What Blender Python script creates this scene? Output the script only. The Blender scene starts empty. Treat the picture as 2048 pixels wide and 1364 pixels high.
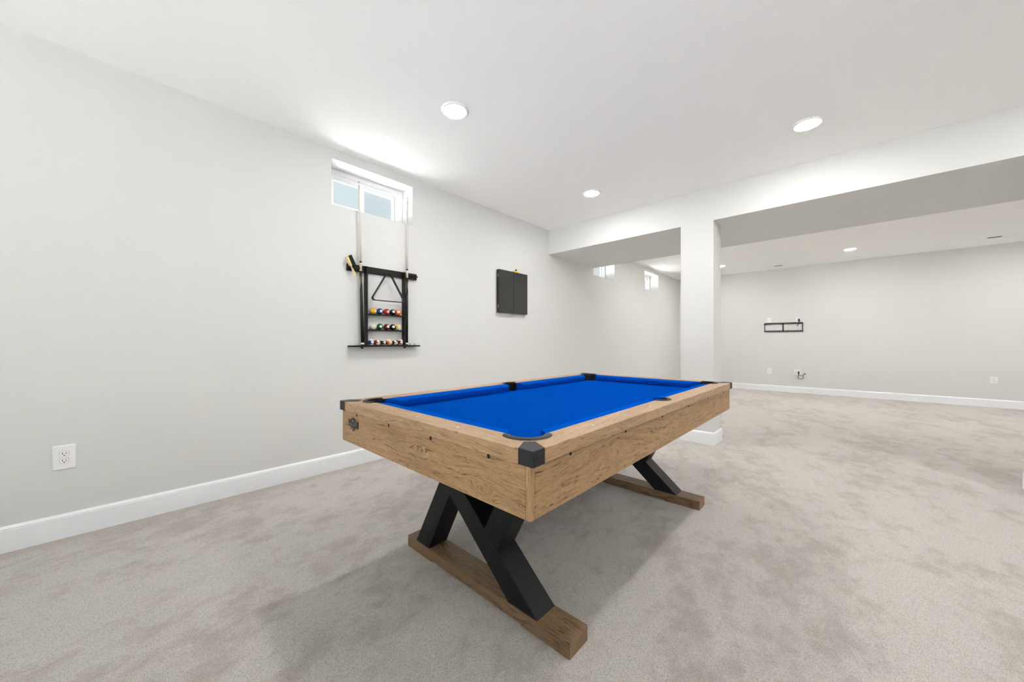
import bpy, bmesh, math, random
from mathutils import Vector, Matrix, Euler

random.seed(7)
scene = bpy.context.scene
COL = scene.collection
PI = math.pi

# ------------------------------------------------------------------ camera, world, sun, exposure
CAMX, CAMH, YAW, FPX = 3.1958, 1.0853, 0.7473, 718.1
cam_d = bpy.data.cameras.new('camera')
cam = bpy.data.objects.new('camera', cam_d)
COL.objects.link(cam)
cam.location = (CAMX, 0.0, CAMH)
cam.rotation_euler = (PI / 2, 0, YAW)
cam_d.sensor_width = 36.0
cam_d.lens = FPX * 36.0 / 2048.0
cam_d.shift_y = (685.85 - 682.0) / 2048.0
cam_d.clip_start = 0.02
scene.camera = cam

scene.view_settings.view_transform = 'Standard'
scene.view_settings.look = 'None'
scene.view_settings.gamma = 1.0
scene.view_settings.use_curve_mapping = False
scene.view_settings.exposure = 0.40
scene.cycles.use_denoising = True
scene.cycles.max_bounces = 14
scene.cycles.diffuse_bounces = 10
scene.cycles.glossy_bounces = 4
scene.cycles.transparent_max_bounces = 8
scene.cycles.sample_clamp_indirect = 40.0

LAMP = 210.0          # radiance of one diffuser
world = bpy.data.worlds.new('sky')
scene.world = world
world.use_nodes = True
bg = world.node_tree.nodes['Background']
bg.inputs[0].default_value = (0.75, 0.85, 0.89, 1)
bg.inputs[1].default_value = 0.74

sun_d = bpy.data.lights.new('sun', 'SUN')
sun_d.energy = 68.0
sun_d.angle = 0.01
sun = bpy.data.objects.new('sun', sun_d)
COL.objects.link(sun)
sun.rotation_euler = Euler((0.0, math.radians(16), 0.0))      # shines from the +X side, over the house
sun.location = (6, 2, 8)

H = 2.74

# ------------------------------------------------------------------ node helper
class NT:
    def __init__(s, name):
        s.m = bpy.data.materials.new(name); s.m.use_nodes = True
        s.t = s.m.node_tree; s.n = s.t.nodes; s.l = s.t.links
        s.b = s.n['Principled BSDF']
    def put(s, sock, v):
        if isinstance(v, (int, float)):
            sock.default_value = v
        elif isinstance(v, (tuple, list)):
            sock.default_value = (*v, 1.0)[:len(sock.default_value)] if len(v) == 3 else v
        else:
            s.l.new(v, sock)
    def math(s, op, a, b=0.0, c=None, clamp=False):
        n = s.n.new('ShaderNodeMath'); n.operation = op; n.use_clamp = clamp
        s.put(n.inputs[0], a); s.put(n.inputs[1], b)
        if c is not None: s.put(n.inputs[2], c)
        return n.outputs[0]
    def add(s, a, b): return s.math('ADD', a, b)
    def mul(s, a, b): return s.math('MULTIPLY', a, b)
    def sub(s, a, b): return s.math('SUBTRACT', a, b)
    def xyz(s, x, y, z):
        n = s.n.new('ShaderNodeCombineXYZ')
        s.put(n.inputs[0], x); s.put(n.inputs[1], y); s.put(n.inputs[2], z)
        return n.outputs[0]
    def sep(s, v):
        n = s.n.new('ShaderNodeSeparateXYZ'); s.l.new(v, n.inputs[0]); return n.outputs
    def uv(s):
        n = s.n.new('ShaderNodeUVMap'); n.uv_map = 'UVMap'; return n.outputs[0]
    def obj(s):
        return s.n.new('ShaderNodeTexCoord').outputs['Object']
    def noise(s, vec, scale=1.0, detail=2.0, rough=0.5, dist=0.0):
        n = s.n.new('ShaderNodeTexNoise'); s.l.new(vec, n.inputs['Vector'])
        n.inputs['Scale'].default_value = scale; n.inputs['Detail'].default_value = detail
        n.inputs['Roughness'].default_value = rough; n.inputs['Distortion'].default_value = dist
        return n.outputs[0]
    def voro(s, vec, scale, out='Distance', feature='F1'):
        n = s.n.new('ShaderNodeTexVoronoi'); s.l.new(vec, n.inputs['Vector']); n.feature = feature
        n.inputs['Scale'].default_value = scale
        return n.outputs[out]
    def smooth(s, v, a, b, lo=0.0, hi=1.0):
        n = s.n.new('ShaderNodeMapRange'); n.interpolation_type = 'SMOOTHSTEP'
        s.put(n.inputs['Value'], v)
        n.inputs['From Min'].default_value = a; n.inputs['From Max'].default_value = b
        n.inputs['To Min'].default_value = lo; n.inputs['To Max'].default_value = hi
        return n.outputs[0]
    def mix(s, f, a, b, mode='MIX'):
        n = s.n.new('ShaderNodeMix'); n.data_type = 'RGBA'; n.blend_type = mode
        s.put(n.inputs[0], f)
        for k, v in ((6, a), (7, b)):
            if isinstance(v, tuple): n.inputs[k].default_value = (*v, 1)
            else: s.l.new(v, n.inputs[k])
        return n.outputs[2]
    def bump(s, h, strength=0.3, dist=0.01):
        n = s.n.new('ShaderNodeBump'); n.inputs['Strength'].default_value = strength
        n.inputs['Distance'].default_value = dist; s.l.new(h, n.inputs['Height'])
        s.l.new(n.outputs[0], s.b.inputs['Normal'])
    def base(s, c, rough=0.5, metal=0.0, spec=0.5):
        s.put(s.b.inputs['Base Color'], c)
        s.put(s.b.inputs['Roughness'], rough); s.put(s.b.inputs['Metallic'], metal)
        s.b.inputs['Specular IOR Level'].default_value = spec

def plain(name, c, rough=0.5, metal=0.0, spec=0.5, grain=0.03, gs=60.0, bump=0.0):
    t = NT(name)
    n = t.noise(t.obj(), gs, 3)
    f = t.smooth(n, 0.3, 0.7)
    d = tuple(max(0, x * (1 - grain)) for x in c); e = tuple(min(1, x * (1 + grain)) for x in c)
    t.base(t.mix(f, d, e), rough, metal, spec)
    if bump: t.bump(n, bump, 0.001)
    return t.m

def paint(name, c, grain_scale, strength):
    t = NT(name)
    o = t.obj()
    n = t.noise(o, grain_scale, 3, 0.6)
    big = t.noise(o, 0.6, 2)
    t.base(t.mix(t.smooth(big, 0.3, 0.7), tuple(x * 0.99 for x in c), tuple(min(1, x * 1.01) for x in c)), 0.85, 0, 0.2)
    t.bump(n, strength, 0.002)
    return t.m

def wood(name, light, mid, dark, knots=(), seed=0.0, rough=0.48, vs=1.0, contrast=1.0, spec=0.25):
    """oak: u runs along the grain, v across it, both in metres"""
    t = NT(name)
    u, v, _ = t.sep(t.uv())
    # slow wander of the grain, plus a tighter ripple
    w = t.noise(t.xyz(t.mul(u, 1.9), t.mul(v, 3.5), seed), 1.0, 3, 0.55)
    w2 = t.noise(t.xyz(t.mul(u, 7.0), t.mul(v, 16.0), seed + 2.0), 1.0, 3, 0.6)
    vv = t.add(v, t.add(t.mul(t.sub(w, 0.5), 0.085), t.mul(t.sub(w2, 0.5), 0.014)))
    for (ku, kv, kr) in knots:
        du = t.mul(t.sub(u, ku), 0.45); dv = t.sub(v, kv)
        d = t.math('SQRT', t.add(t.mul(du, du), t.mul(dv, dv)))
        m = t.math('EXPONENT', t.mul(t.mul(d, d), -1.0 / (kr * kr)))
        dn = t.add(d, t.mul(t.sub(w2, 0.5), 0.016))
        # grain parts round the knot, closing to rings at its heart
        vv = t.add(vv, t.mul(m, t.sub(t.mul(dn, 0.9), t.mul(dv, 0.9))))
    rings = t.noise(t.xyz(t.mul(u, 1.3), t.mul(vv, 48.0 * vs), seed + 3.1), 1.0, 4, 0.65)
    fine = t.noise(t.xyz(t.mul(u, 14.0), t.mul(vv, 300.0 * vs), seed + 7.7), 1.0, 3, 0.7)
    patch = t.noise(t.xyz(t.mul(u, 2.6), t.mul(v, 9.0), seed + 11.0), 1.0, 3, 0.6)
    # cracks
    cn = t.noise(t.xyz(t.mul(u, 2.2), t.mul(vv, 38.0 * vs), seed + 17.0), 1.0, 3, 0.55)
    ca = t.math('ABSOLUTE', t.sub(cn, 0.5))
    cm = t.noise(t.xyz(t.mul(u, 5.5), t.mul(vv, 22.0), seed + 23.0), 1.0, 2, 0.5)
    crack = t.mul(t.smooth(ca, 0.002, 0.012, 1.0, 0.0), t.smooth(cm, 0.43, 0.51))
    cn2 = t.noise(t.xyz(t.mul(u, 6.0), t.mul(vv, 115.0 * vs), seed + 31.0), 1.0, 2, 0.5)
    cm2 = t.noise(t.xyz(t.mul(u, 7.0), t.mul(vv, 40.0), seed + 37.0), 1.0, 2, 0.5)
    crack2 = t.mul(t.smooth(t.math('ABSOLUTE', t.sub(cn2, 0.5)), 0.002, 0.030, 1.0, 0.0), t.smooth(cm2, 0.44, 0.56))
    fib = t.noise(t.xyz(t.mul(u, 55.0), t.mul(vv, 700.0), seed + 51.0), 1.0, 3, 0.7)
    mott = t.noise(t.xyz(t.mul(u, 22.0), t.mul(vv, 60.0), seed + 57.0), 1.0, 4, 0.7)
    pores = t.smooth(t.noise(t.xyz(t.mul(u, 30.0), t.mul(vv, 900.0), seed + 41.0), 1.0, 2, 0.5), 0.60, 0.72)
    c = t.mix(t.mul(t.smooth(rings, 0.36, 0.64), 0.62), light, mid)
    c = t.mix(t.mul(t.smooth(mott, 0.40, 0.66), 0.42), c, mid)
    c = t.mix(t.mul(t.smooth(fib, 0.46, 0.62), 0.50 * contrast), c, tuple(0.5 * a + 0.5 * b for a, b in zip(mid, dark)))
    c = t.mix(t.mul(t.smooth(patch, 0.45, 0.75), 0.45), c, tuple(0.55 * a + 0.45 * b for a, b in zip(mid, dark)))
    c = t.mix(t.mul(t.smooth(fine, 0.42, 0.68), 0.62 * contrast), c, tuple(0.6 * a + 0.4 * b for a, b in zip(mid, dark)))
    c = t.mix(t.mul(pores, 0.35 * contrast), c, dark)
    c = t.mix(t.mul(crack2, 0.58 * contrast), c, dark)
    c = t.mix(t.mul(crack, 0.88 * contrast), c, dark)
    for (ku, kv, kr) in knots:
        du = t.mul(t.sub(u, ku), 0.8); dv = t.sub(v, kv)
        d = t.math('SQRT', t.add(t.mul(du, du), t.mul(dv, dv)))
        k = t.smooth(t.add(d, t.mul(t.sub(fine, 0.5), 0.02)), kr * 0.02, kr * 0.16, 0.6, 0.0)
        c = t.mix(k, c, dark)
    t.base(c, rough, 0, spec)
    hgt = t.sub(t.mul(fine, 0.4), t.add(crack, t.mul(crack2, 0.5)))
    t.bump(hgt, 0.25, 0.0012)
    return t.m

# ------------------------------------------------------------------ materials
M = {}
M['wall'] = paint('wall_paint', (0.675, 0.678, 0.668), 260.0, 0.10)
M['ceiling'] = paint('ceiling_paint', (0.915, 0.915, 0.915), 200.0, 0.08)
M['trim'] = plain('trim_enamel', (0.84, 0.855, 0.885), 0.42, 0, 0.4, 0.01, 20)
M['vinyl'] = plain('window_vinyl', (0.88, 0.88, 0.89), 0.35, 0, 0.5, 0.01, 30)
M['plate'] = plain('outlet_plastic', (0.84, 0.84, 0.85), 0.35, 0, 0.5, 0.01, 30)
M['dark_gap'] = plain('dark_gap', (0.02, 0.02, 0.02), 0.8)
M['leg_black'] = plain('black_powder_coat', (0.007, 0.0075, 0.008), 0.5, 0, 0.30, 0.1, 300, 0.15)
M['plastic_black'] = plain('black_moulded_plastic', (0.016, 0.0165, 0.017), 0.48, 0, 0.30, 0.08, 400, 0.2)
M['liner'] = plain('black_pocket_liner', (0.008, 0.008, 0.008), 0.6, 0, 0.3)
M['rack'] = plain('black_lacquered_wood', (0.008, 0.008, 0.0075), 0.42, 0, 0.28, 0.1, 80)
M['board'] = plain('black_cabinet_wood', (0.026, 0.026, 0.024), 0.45, 0, 0.4, 0.25, 90, 0.2)
M['board_side'] = plain('black_brown_edge', (0.030, 0.024, 0.018), 0.5, 0, 0.4)
M['steel'] = plain('dull_steel', (0.30, 0.29, 0.27), 0.4, 0.9)
M['pewter'] = plain('aged_pewter', (0.050, 0.043, 0.036), 0.45, 0.5, 0.5, 0.5, 260, 0.6)
M['pewter_light'] = plain('worn_pewter', (0.20, 0.18, 0.16), 0.45, 0.6, 0.5, 0.3, 260, 0.4)
M['pearl'] = plain('white_sight_pearl', (0.86, 0.83, 0.76), 0.25)
M['maple'] = plain('pale_maple', (0.66, 0.54, 0.40), 0.35, 0, 0.5, 0.06, 40)
M['maple_shaft'] = plain('whitened_maple_shaft', (0.60, 0.54, 0.48), 0.4, 0, 0.5, 0.05, 40)
M['tip'] = plain('cue_tip_leather', (0.16, 0.20, 0.25), 0.9)
M['bumper'] = plain('white_butt_ring', (0.82, 0.82, 0.82), 0.4)
M['brush_wood'] = plain('yellow_brush_wood', (0.72, 0.58, 0.30), 0.45, 0, 0.5, 0.08, 60)
M['bristle'] = plain('black_bristles', (0.016, 0.017, 0.016), 0.9, 0, 0.2, 0.5, 900, 0.9)
M['yellow'] = plain('yellow_plastic', (0.85, 0.50, 0.03), 0.4)
M['chalk'] = plain('pale_grey_chalk', (0.62, 0.62, 0.61), 0.9)
M['trim_ring'] = plain('lamp_ring_white', (0.86, 0.86, 0.85), 0.4, 0, 0.4, 0.01)
M['patio'] = plain('added_patio_concrete', (0.47, 0.465, 0.455), 0.95, 0, 0.1, 0.1, 8)  # for the added patio, pale enough to bounce sun onto the ceiling
M['ground'] = plain('pale_gravel', (0.80, 0.80, 0.79), 0.95, 0, 0.1, 0.15, 30)

OAK_L, OAK_M, OAK_D = (0.510, 0.333, 0.178), (0.390, 0.234, 0.110), (0.080, 0.040, 0.018)
M['oak_near'] = wood('oak_end_board', OAK_L, OAK_M, OAK_D, [(0.70, -0.700, 0.040), (1.02, -0.650, 0.045)], 2.0)
M['oak_side'] = wood('oak_side_board', OAK_L, OAK_M, OAK_D, [(0.50, -0.690, 0.060), (1.45, -0.70, 0.04)], 9.0)
M['oak_rail_near'] = wood('oak_rail_end', OAK_L, OAK_M, OAK_D, [(0.10, -0.775, 0.03)], 15.0, 0.36, 0.9, 0.8, 0.6)
M['oak_rail_side'] = wood('oak_rail_side', OAK_L, OAK_M, OAK_D, [(0.85, -0.79, 0.03), (1.75, -0.78, 0.025)], 21.0, 0.36, 0.9, 0.8, 0.6)
M['oak_edge'] = wood('oak_corner_strip', OAK_L, OAK_M, OAK_D, [], 28.0, 0.5, 1.0, 0.6)
M['oak_foot'] = wood('brown_oak_foot', (0.340, 0.218, 0.122), (0.230, 0.142, 0.077), (0.035, 0.018, 0.009), [(0.30, 0.02, 0.04)], 33.0, 0.42)

def felt(name, c):
    t = NT(name)
    o = t.obj()
    n = t.noise(o, 900.0, 3, 0.7); b = t.noise(o, 3.0, 2)
    cc = t.mix(t.smooth(n, 0.3, 0.7), tuple(x * 0.93 for x in c), tuple(x * 1.07 for x in c))
    cc = t.mix(t.mul(t.smooth(b, 0.35, 0.65), 0.25), cc, tuple(x * 0.9 for x in c))
    t.base(cc, 1.0, 0, 0.0)
    t.b.inputs['Sheen Weight'].default_value = 0.0
    t.b.inputs['Sheen Tint'].default_value = (0.1, 0.4, 1.0, 1)
    t.bump(n, 0.2, 0.0005)
    return t.m
M['felt'] = felt('blue_felt', (0.0005, 0.050, 0.32))
M['rail_felt_lit'] = felt('blue_rail_felt_lit', (0.0005, 0.068, 0.41))  # same cloth as the bed; brighter lit cushion tops put into the colour

def carpet():
    t = NT('beige_cut_pile_carpet')
    o = t.obj()
    x, y, z = t.sep(o)
    # nap laid over by the vacuum cleaner and by feet: broad streaks in two directions
    w1 = t.noise(t.xyz(t.mul(x, 1.6), t.mul(y, 0.7), 0.0), 1.0, 4, 0.6, 0.2)
    w2 = t.noise(t.xyz(t.mul(t.add(x, t.mul(y, 0.5)), 4.5), t.mul(t.sub(y, t.mul(x, 0.5)), 1.8), 4.0), 1.0, 5, 0.66, 0.25)
    w3 = t.noise(t.xyz(t.mul(x, 10.0), t.mul(y, 7.0), 9.0), 1.0, 5, 0.72, 0.3)
    nap = t.add(t.mul(w1, 0.30), t.add(t.mul(w2, 0.35), t.mul(w3, 0.35)))
    f = t.smooth(nap, 0.41, 0.53)
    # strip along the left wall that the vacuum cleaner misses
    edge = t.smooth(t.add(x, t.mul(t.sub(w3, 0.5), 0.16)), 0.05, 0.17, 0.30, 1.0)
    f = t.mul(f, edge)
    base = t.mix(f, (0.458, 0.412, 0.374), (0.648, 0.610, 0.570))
    tuft = t.voro(o, 330.0)
    yarn = t.noise(o, 560.0, 3, 0.75)
    spk = t.noise(o, 170.0, 5, 0.9)
    c = t.mix(t.mul(t.smooth(tuft, 0.30, 0.85), 0.55), base, (0.15, 0.13, 0.115))
    c = t.mix(t.mul(t.smooth(yarn, 0.50, 0.72), 0.50), c, (0.78, 0.745, 0.71))
    c = t.mix(t.mul(t.smooth(spk, 0.52, 0.72), 0.30), c, (0.24, 0.21, 0.19))
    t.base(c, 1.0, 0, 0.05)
    t.b.inputs['Sheen Weight'].default_value = 0.42
    t.b.inputs['Sheen Roughness'].default_value = 0.6
    t.b.inputs['Sheen Tint'].default_value = (1.0, 0.96, 0.93, 1)
    h = t.add(t.sub(t.mul(yarn, 0.8), t.mul(tuft, 0.7)), t.mul(spk, 0.6))
    t.bump(h, 0.8, 0.004)
    return t.m
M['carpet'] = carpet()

def glass():
    t = NT('window_glass')
    tr = t.n.new('ShaderNodeBsdfTransparent'); tr.inputs[0].default_value = (0.97, 0.985, 0.98, 1)
    gl = t.n.new('ShaderNodeBsdfGlossy'); gl.inputs['Roughness'].default_value = 0.02
    fr = t.n.new('ShaderNodeFresnel'); fr.inputs[0].default_value = 1.45
    mx = t.n.new('ShaderNodeMixShader')
    geo = t.n.new('ShaderNodeNewGeometry')      # no second reflection where the ray leaves the thin pane
    t.l.new(t.mul(t.mul(fr.outputs[0], 0.6), t.sub(1.0, geo.outputs['Backfacing'])), mx.inputs[0]); t.l.new(tr.outputs[0], mx.inputs[1]); t.l.new(gl.outputs[0], mx.inputs[2])
    t.l.new(mx.outputs[0], t.n['Material Output'].inputs[0])
    return t.m
M['glass'] = glass()
def screen():
    t = NT('insect_screen')
    tr = t.n.new('ShaderNodeBsdfTransparent')
    df = t.n.new('ShaderNodeBsdfDiffuse'); df.inputs[0].default_value = (0.25, 0.25, 0.28, 1)
    mx = t.n.new('ShaderNodeMixShader'); mx.inputs[0].default_value = 0.07
    t.l.new(tr.outputs[0], mx.inputs[1]); t.l.new(df.outputs[0], mx.inputs[2])
    t.l.new(mx.outputs[0], t.n['Material Output'].inputs[0])
    return t.m
M['screen'] = screen()
def lamp_mat():
    t = NT('lamp_diffuser')
    t.base((0.9, 0.9, 0.9), 0.5)
    t.b.inputs['Emission Color'].default_value = (1.0, 0.985, 0.965, 1)
    t.b.inputs['Emission Strength'].default_value = LAMP
    return t.m
M['lamp'] = lamp_mat()

# ------------------------------------------------------------------ geometry helpers
def box(bm, x0, x1, y0, y1, z0, z1):
    vs = [bm.verts.new(p) for p in ((x0,y0,z0),(x1,y0,z0),(x1,y1,z0),(x0,y1,z0),(x0,y0,z1),(x1,y0,z1),(x1,y1,z1),(x0,y1,z1))]
    for f in ((0,3,2,1),(4,5,6,7),(0,1,5,4),(1,2,6,5),(2,3,7,6),(3,0,4,7)):
        bm.faces.new([vs[i] for i in f])
    return vs

def prism(bm, pts, f0, f1):
    """pts: outline list of (a,b); f0/f1 map (a,b) to the two end 3D points"""
    A = [bm.verts.new(f0(a, b)) for a, b in pts]; B = [bm.verts.new(f1(a, b)) for a, b in pts]
    n = len(pts)
    bm.faces.new(A[::-1]); bm.faces.new(B)
    for i in range(n):
        j = (i + 1) % n
        bm.faces.new((A[i], A[j], B[j], B[i]))

def cyl(bm, p0, p1, r0, r1=None, n=24, caps=True):
    r1 = r0 if r1 is None else r1
    p0, p1 = Vector(p0), Vector(p1); d = (p1 - p0).normalized()
    a = d.orthogonal().normalized(); b = d.cross(a)
    A, B = [], []
    for i in range(n):
        t = 2 * PI * i / n; q = a * math.cos(t) + b * math.sin(t)
        A.append(bm.verts.new(p0 + q * r0)); B.append(bm.verts.new(p1 + q * r1))
    for i in range(n):
        j = (i + 1) % n
        bm.faces.new((A[i], A[j], B[j], B[i])).smooth = True
    if caps:
        bm.faces.new(A[::-1]); bm.faces.new(B)

def lathe(bm, prof, n=32, axis='Z', org=(0, 0, 0)):
    org = Vector(org); rings = []
    for r, h in prof:
        ring = []
        for i in range(n):
            t = 2 * PI * i / n
            p = (r * math.cos(t), r * math.sin(t), h) if axis == 'Z' else ((h, r * math.cos(t), r * math.sin(t)))
            ring.append(bm.verts.new(org + Vector(p)))
        rings.append(ring)
    for a, b in zip(rings, rings[1:]):
        for i in range(n):
            j = (i + 1) % n
            bm.faces.new((a[i], a[j], b[j], b[i])).smooth = True
    return rings

def tube(bm, pts, r, n=8, closed=False):
    pts = [Vector(p) for p in pts]; N = len(pts); rings = []
    up = Vector((1, 0, 0))
    for i, p in enumerate(pts):
        a = pts[(i - 1) % N] if (closed or i > 0) else p
        b = pts[(i + 1) % N] if (closed or i < N - 1) else p
        d = (b - a).normalized()
        s = d.cross(up)
        if s.length < 1e-3: s = d.orthogonal()
        s.normalize(); q = s.cross(d)
        rings.append([bm.verts.new(p + (s * math.cos(2*PI*k/n) + q * math.sin(2*PI*k/n)) * r) for k in range(n)])
    for i in range(N if closed else N - 1):
        a, b = rings[i], rings[(i + 1) % N]
        for k in range(n):
            m = (k + 1) % n
            bm.faces.new((a[k], a[m], b[m], b[k])).smooth = True
    if not closed:
        bm.faces.new(rings[0][::-1]); bm.faces.new(rings[-1])

def obj(name, bm, mat, parent=None, uv=None, bevel=0.0, seg=2, kind=None, label=None):
    bmesh.ops.recalc_face_normals(bm, faces=bm.faces)
    if uv:
        lay = bm.loops.layers.uv.new('UVMap')
        for f in bm.faces:
            for l in f.loops: l[lay].uv = uv(l.vert.co)
    me = bpy.data.meshes.new(name); bm.to_mesh(me); bm.free()
    o = bpy.data.objects.new(name, me); COL.objects.link(o)
    for m in (mat if isinstance(mat, (list, tuple)) else [mat]): me.materials.append(m)
    if parent: o.parent = parent
    if bevel:
        b = o.modifiers.new('bevel', 'BEVEL'); b.width = bevel; b.segments = seg
        b.limit_method = 'ANGLE'; b.angle_limit = math.radians(40)
    if kind: o['kind'] = kind
    if label: o['label'] = label
    return o

def thing(name, label, cat, loc=(0, 0, 0), group=None, rot=(0, 0, 0)):
    o = bpy.data.objects.new(name, None); COL.objects.link(o)
    o.empty_display_size = 0.1
    o.location = loc; o.rotation_euler = rot
    o['label'] = label; o['category'] = cat
    if group: o['group'] = group
    return o

def tag(o, label, cat, group=None):
    o['label'] = label; o['category'] = cat
    if group: o['group'] = group
    return o

def struct(name, bm, mat, label, parent=None, bevel=0.0):
    o = obj(name, bm, mat, parent, bevel=bevel, kind='structure')
    if not parent: o['label'] = label
    return o

def newbox(*a):
    bm = bmesh.new(); box(bm, *a); return bm

# ------------------------------------------------------------------ room shell
XR, YB, YF = 8.2, -2.9, 9.9461
BY0, BY1, BZ = 4.244, 5.553, 2.3874
BB = 0.1338
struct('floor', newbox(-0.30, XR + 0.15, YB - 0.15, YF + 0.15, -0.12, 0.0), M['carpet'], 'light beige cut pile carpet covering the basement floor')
struct('ceiling', newbox(-0.30, XR + 0.15, YB - 0.15, YF + 0.15, H, H + 0.12), M['ceiling'], 'smooth white painted ceiling')
struct('wall_far', newbox(-0.30, XR + 0.15, YF, YF + 0.15, 0, H), M['wall'], 'pale grey far wall carrying the black bracket')
DX0, DX1, DZ1 = 1.30, 4.90, 2.10  # opening for an added, unseen patio door that lets in ceiling fill light
bm = newbox(-0.30, DX0, YB - 0.15, YB, 0, H); box(bm, DX1, XR + 0.15, YB - 0.15, YB, 0, H); box(bm, DX0, DX1, YB - 0.15, YB, DZ1, H)
struct('wall_back', bm, M['wall'], 'pale grey wall behind the viewer with the added patio door')
pd = thing('added_door_1', 'unseen wide glazed patio door added behind the viewer to brighten the ceiling', 'door', (0, YB - 0.10, 0)); pd['kind'] = 'structure'
bm = newbox(DX0, DX1, -0.04, 0.04, DZ1 - 0.06, DZ1); box(bm, DX0, DX1, -0.04, 0.04, 0, 0.05)
box(bm, DX0, DX0 + 0.06, -0.04, 0.04, 0.05, DZ1 - 0.06); box(bm, DX1 - 0.06, DX1, -0.04, 0.04, 0.05, DZ1 - 0.06)
obj('added_door_frame', bm, M['vinyl'], pd)
for k in range(3):
    a = DX0 + 0.06 + k * (DX1 - DX0 - 0.12) / 3; b = a + (DX1 - DX0 - 0.12) / 3
    bm = newbox(a, b, -0.02, 0.02, 0.05, 0.13); box(bm, a, b, -0.02, 0.02, DZ1 - 0.13, DZ1 - 0.06); box(bm, a, a + 0.06, -0.02, 0.02, 0.13, DZ1 - 0.13); box(bm, b - 0.06, b, -0.02, 0.02, 0.13, DZ1 - 0.13)
    sp = obj('added_door_panel', bm, M['vinyl'], pd)
    obj('pane', newbox(a + 0.06, b - 0.06, -0.003, 0.003, 0.13, DZ1 - 0.13), M['glass'], sp)
struct('ground', newbox(-0.24, XR + 3, YB - 12, YB - 0.152, -0.18, -0.06), M['patio'], 'unseen sunlit concrete patio added behind the viewer to throw light on the ceiling')  # added out of view as a reflector below the ceiling
struct('wall_right', newbox(XR, XR + 0.15, YB, YF, 0, H), M['wall'], 'pale grey wall at the right end of the basement')

WINS = [(1.1943, 1.9731), (5.5241, 6.3029), (7.6978, 8.4766)]
WZ0, WZ1 = 2.265, 2.656
WD = 0.27           # wall thickness
def wall_left():
    bm = bmesh.new()
    ys = sorted([YB] + [v for w in WINS for v in w] + [YF]); zs = [0, WZ0, WZ1, H]
    void = {(1 + 2 * i, 1) for i in range(3)}
    solid = lambda i, k: 0 <= i < len(ys) - 1 and 0 <= k < 3 and (i, k) not in void
    V = {}
    def v(x, y, z):
        k = (round(x, 5), round(y, 5), round(z, 5))
        if k not in V: V[k] = bm.verts.new(k)
        return V[k]
    for i in range(len(ys) - 1):
        for k in range(3):
            if not solid(i, k): continue
            y0, y1, z0, z1 = ys[i], ys[i + 1], zs[k], zs[k + 1]
            for x in (0.0, -WD): bm.faces.new((v(x, y0, z0), v(x, y1, z0), v(x, y1, z1), v(x, y0, z1)))
            if not solid(i - 1, k): bm.faces.new((v(0, y0, z0), v(-WD, y0, z0), v(-WD, y0, z1), v(0, y0, z1)))
            if not solid(i + 1, k): bm.faces.new((v(0, y1, z0), v(-WD, y1, z0), v(-WD, y1, z1), v(0, y1, z1)))
            if not solid(i, k - 1): bm.faces.new((v(0, y0, z0), v(0, y1, z0), v(-WD, y1, z0), v(-WD, y0, z0)))
            if not solid(i, k + 1): bm.faces.new((v(0, y0, z1), v(0, y1, z1), v(-WD, y1, z1), v(-WD, y0, z1)))
    return bm
struct('wall_left', wall_left(), M['wall'], 'long pale grey wall with three small high windows')
struct('beam', newbox(0.0, XR, BY0, BY1, BZ, H), M['wall'], 'boxed ceiling beam crossing the room above the columns')
COLS = [(1.8461, 2.1751), (4.1850, 4.5140)]
CY1 = 4.5483
struct('column', newbox(COLS[0][0], COLS[0][1], BY0, CY1, 0, BZ), M['wall'], 'square pale column under the beam, behind the pool table')
struct('column', newbox(COLS[1][0], COLS[1][1], BY0, CY1, 0, BZ), M['wall'], 'square column under the beam, just past the right edge')

# baseboards: profile (distance out of the wall, height), swept round a path
PROF = [(0, 0), (0.0145, 0), (0.0145, 0.1130), (0.0125, 0.1150), (0.0125, 0.1165), (0.0135, 0.1185), (0.0125, 0.1225), (0.0090, 0.1270), (0.0055, 0.1310), (0.0040, BB), (0, BB)]
def baseboard(name, p0, p1, out, label):
    bm = bmesh.new()
    p0, p1, out = Vector(p0), Vector(p1), Vector(out)
    prism(bm, PROF, lambda a, b: p0 + out * a + Vector((0, 0, b)), lambda a, b: p1 + out * a + Vector((0, 0, b)))
    return struct(name, bm, M['trim'], label)
baseboard('baseboard_left', (0, YB, 0), (0, YF, 0), (1, 0, 0), 'white baseboard along the long left wall')
baseboard('baseboard_far', (0, YF, 0), (XR, YF, 0), (0, -1, 0), 'white baseboard along the far wall')
baseboard('baseboard_back', (0, YB, 0), (DX0, YB, 0), (0, 1, 0), 'white baseboard left of the added patio door')
baseboard('baseboard_back', (DX1, YB, 0), (XR, YB, 0), (0, 1, 0), 'white baseboard right of the added patio door')
baseboard('baseboard_right', (XR, YB, 0), (XR, YF, 0), (-1, 0, 0), 'white baseboard along the right wall')
for ci, (a, b) in enumerate(COLS):
    bm = bmesh.new(); loops = []
    for o_, h in PROF[1:]:
        loops.append([bm.verts.new((x, y, h)) for x, y in ((a - o_, BY0 - o_), (b + o_, BY0 - o_), (b + o_, CY1 + o_), (a - o_, CY1 + o_))])
    for A, B in zip(loops, loops[1:]):
        for i in range(4):
            j = (i + 1) % 4; bm.faces.new((A[i], A[j], B[j], B[i]))
    struct('baseboard_column', bm, M['trim'], 'white baseboard wrapped around the ' + ('column behind the pool table' if ci == 0 else 'column at the right edge'))

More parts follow.
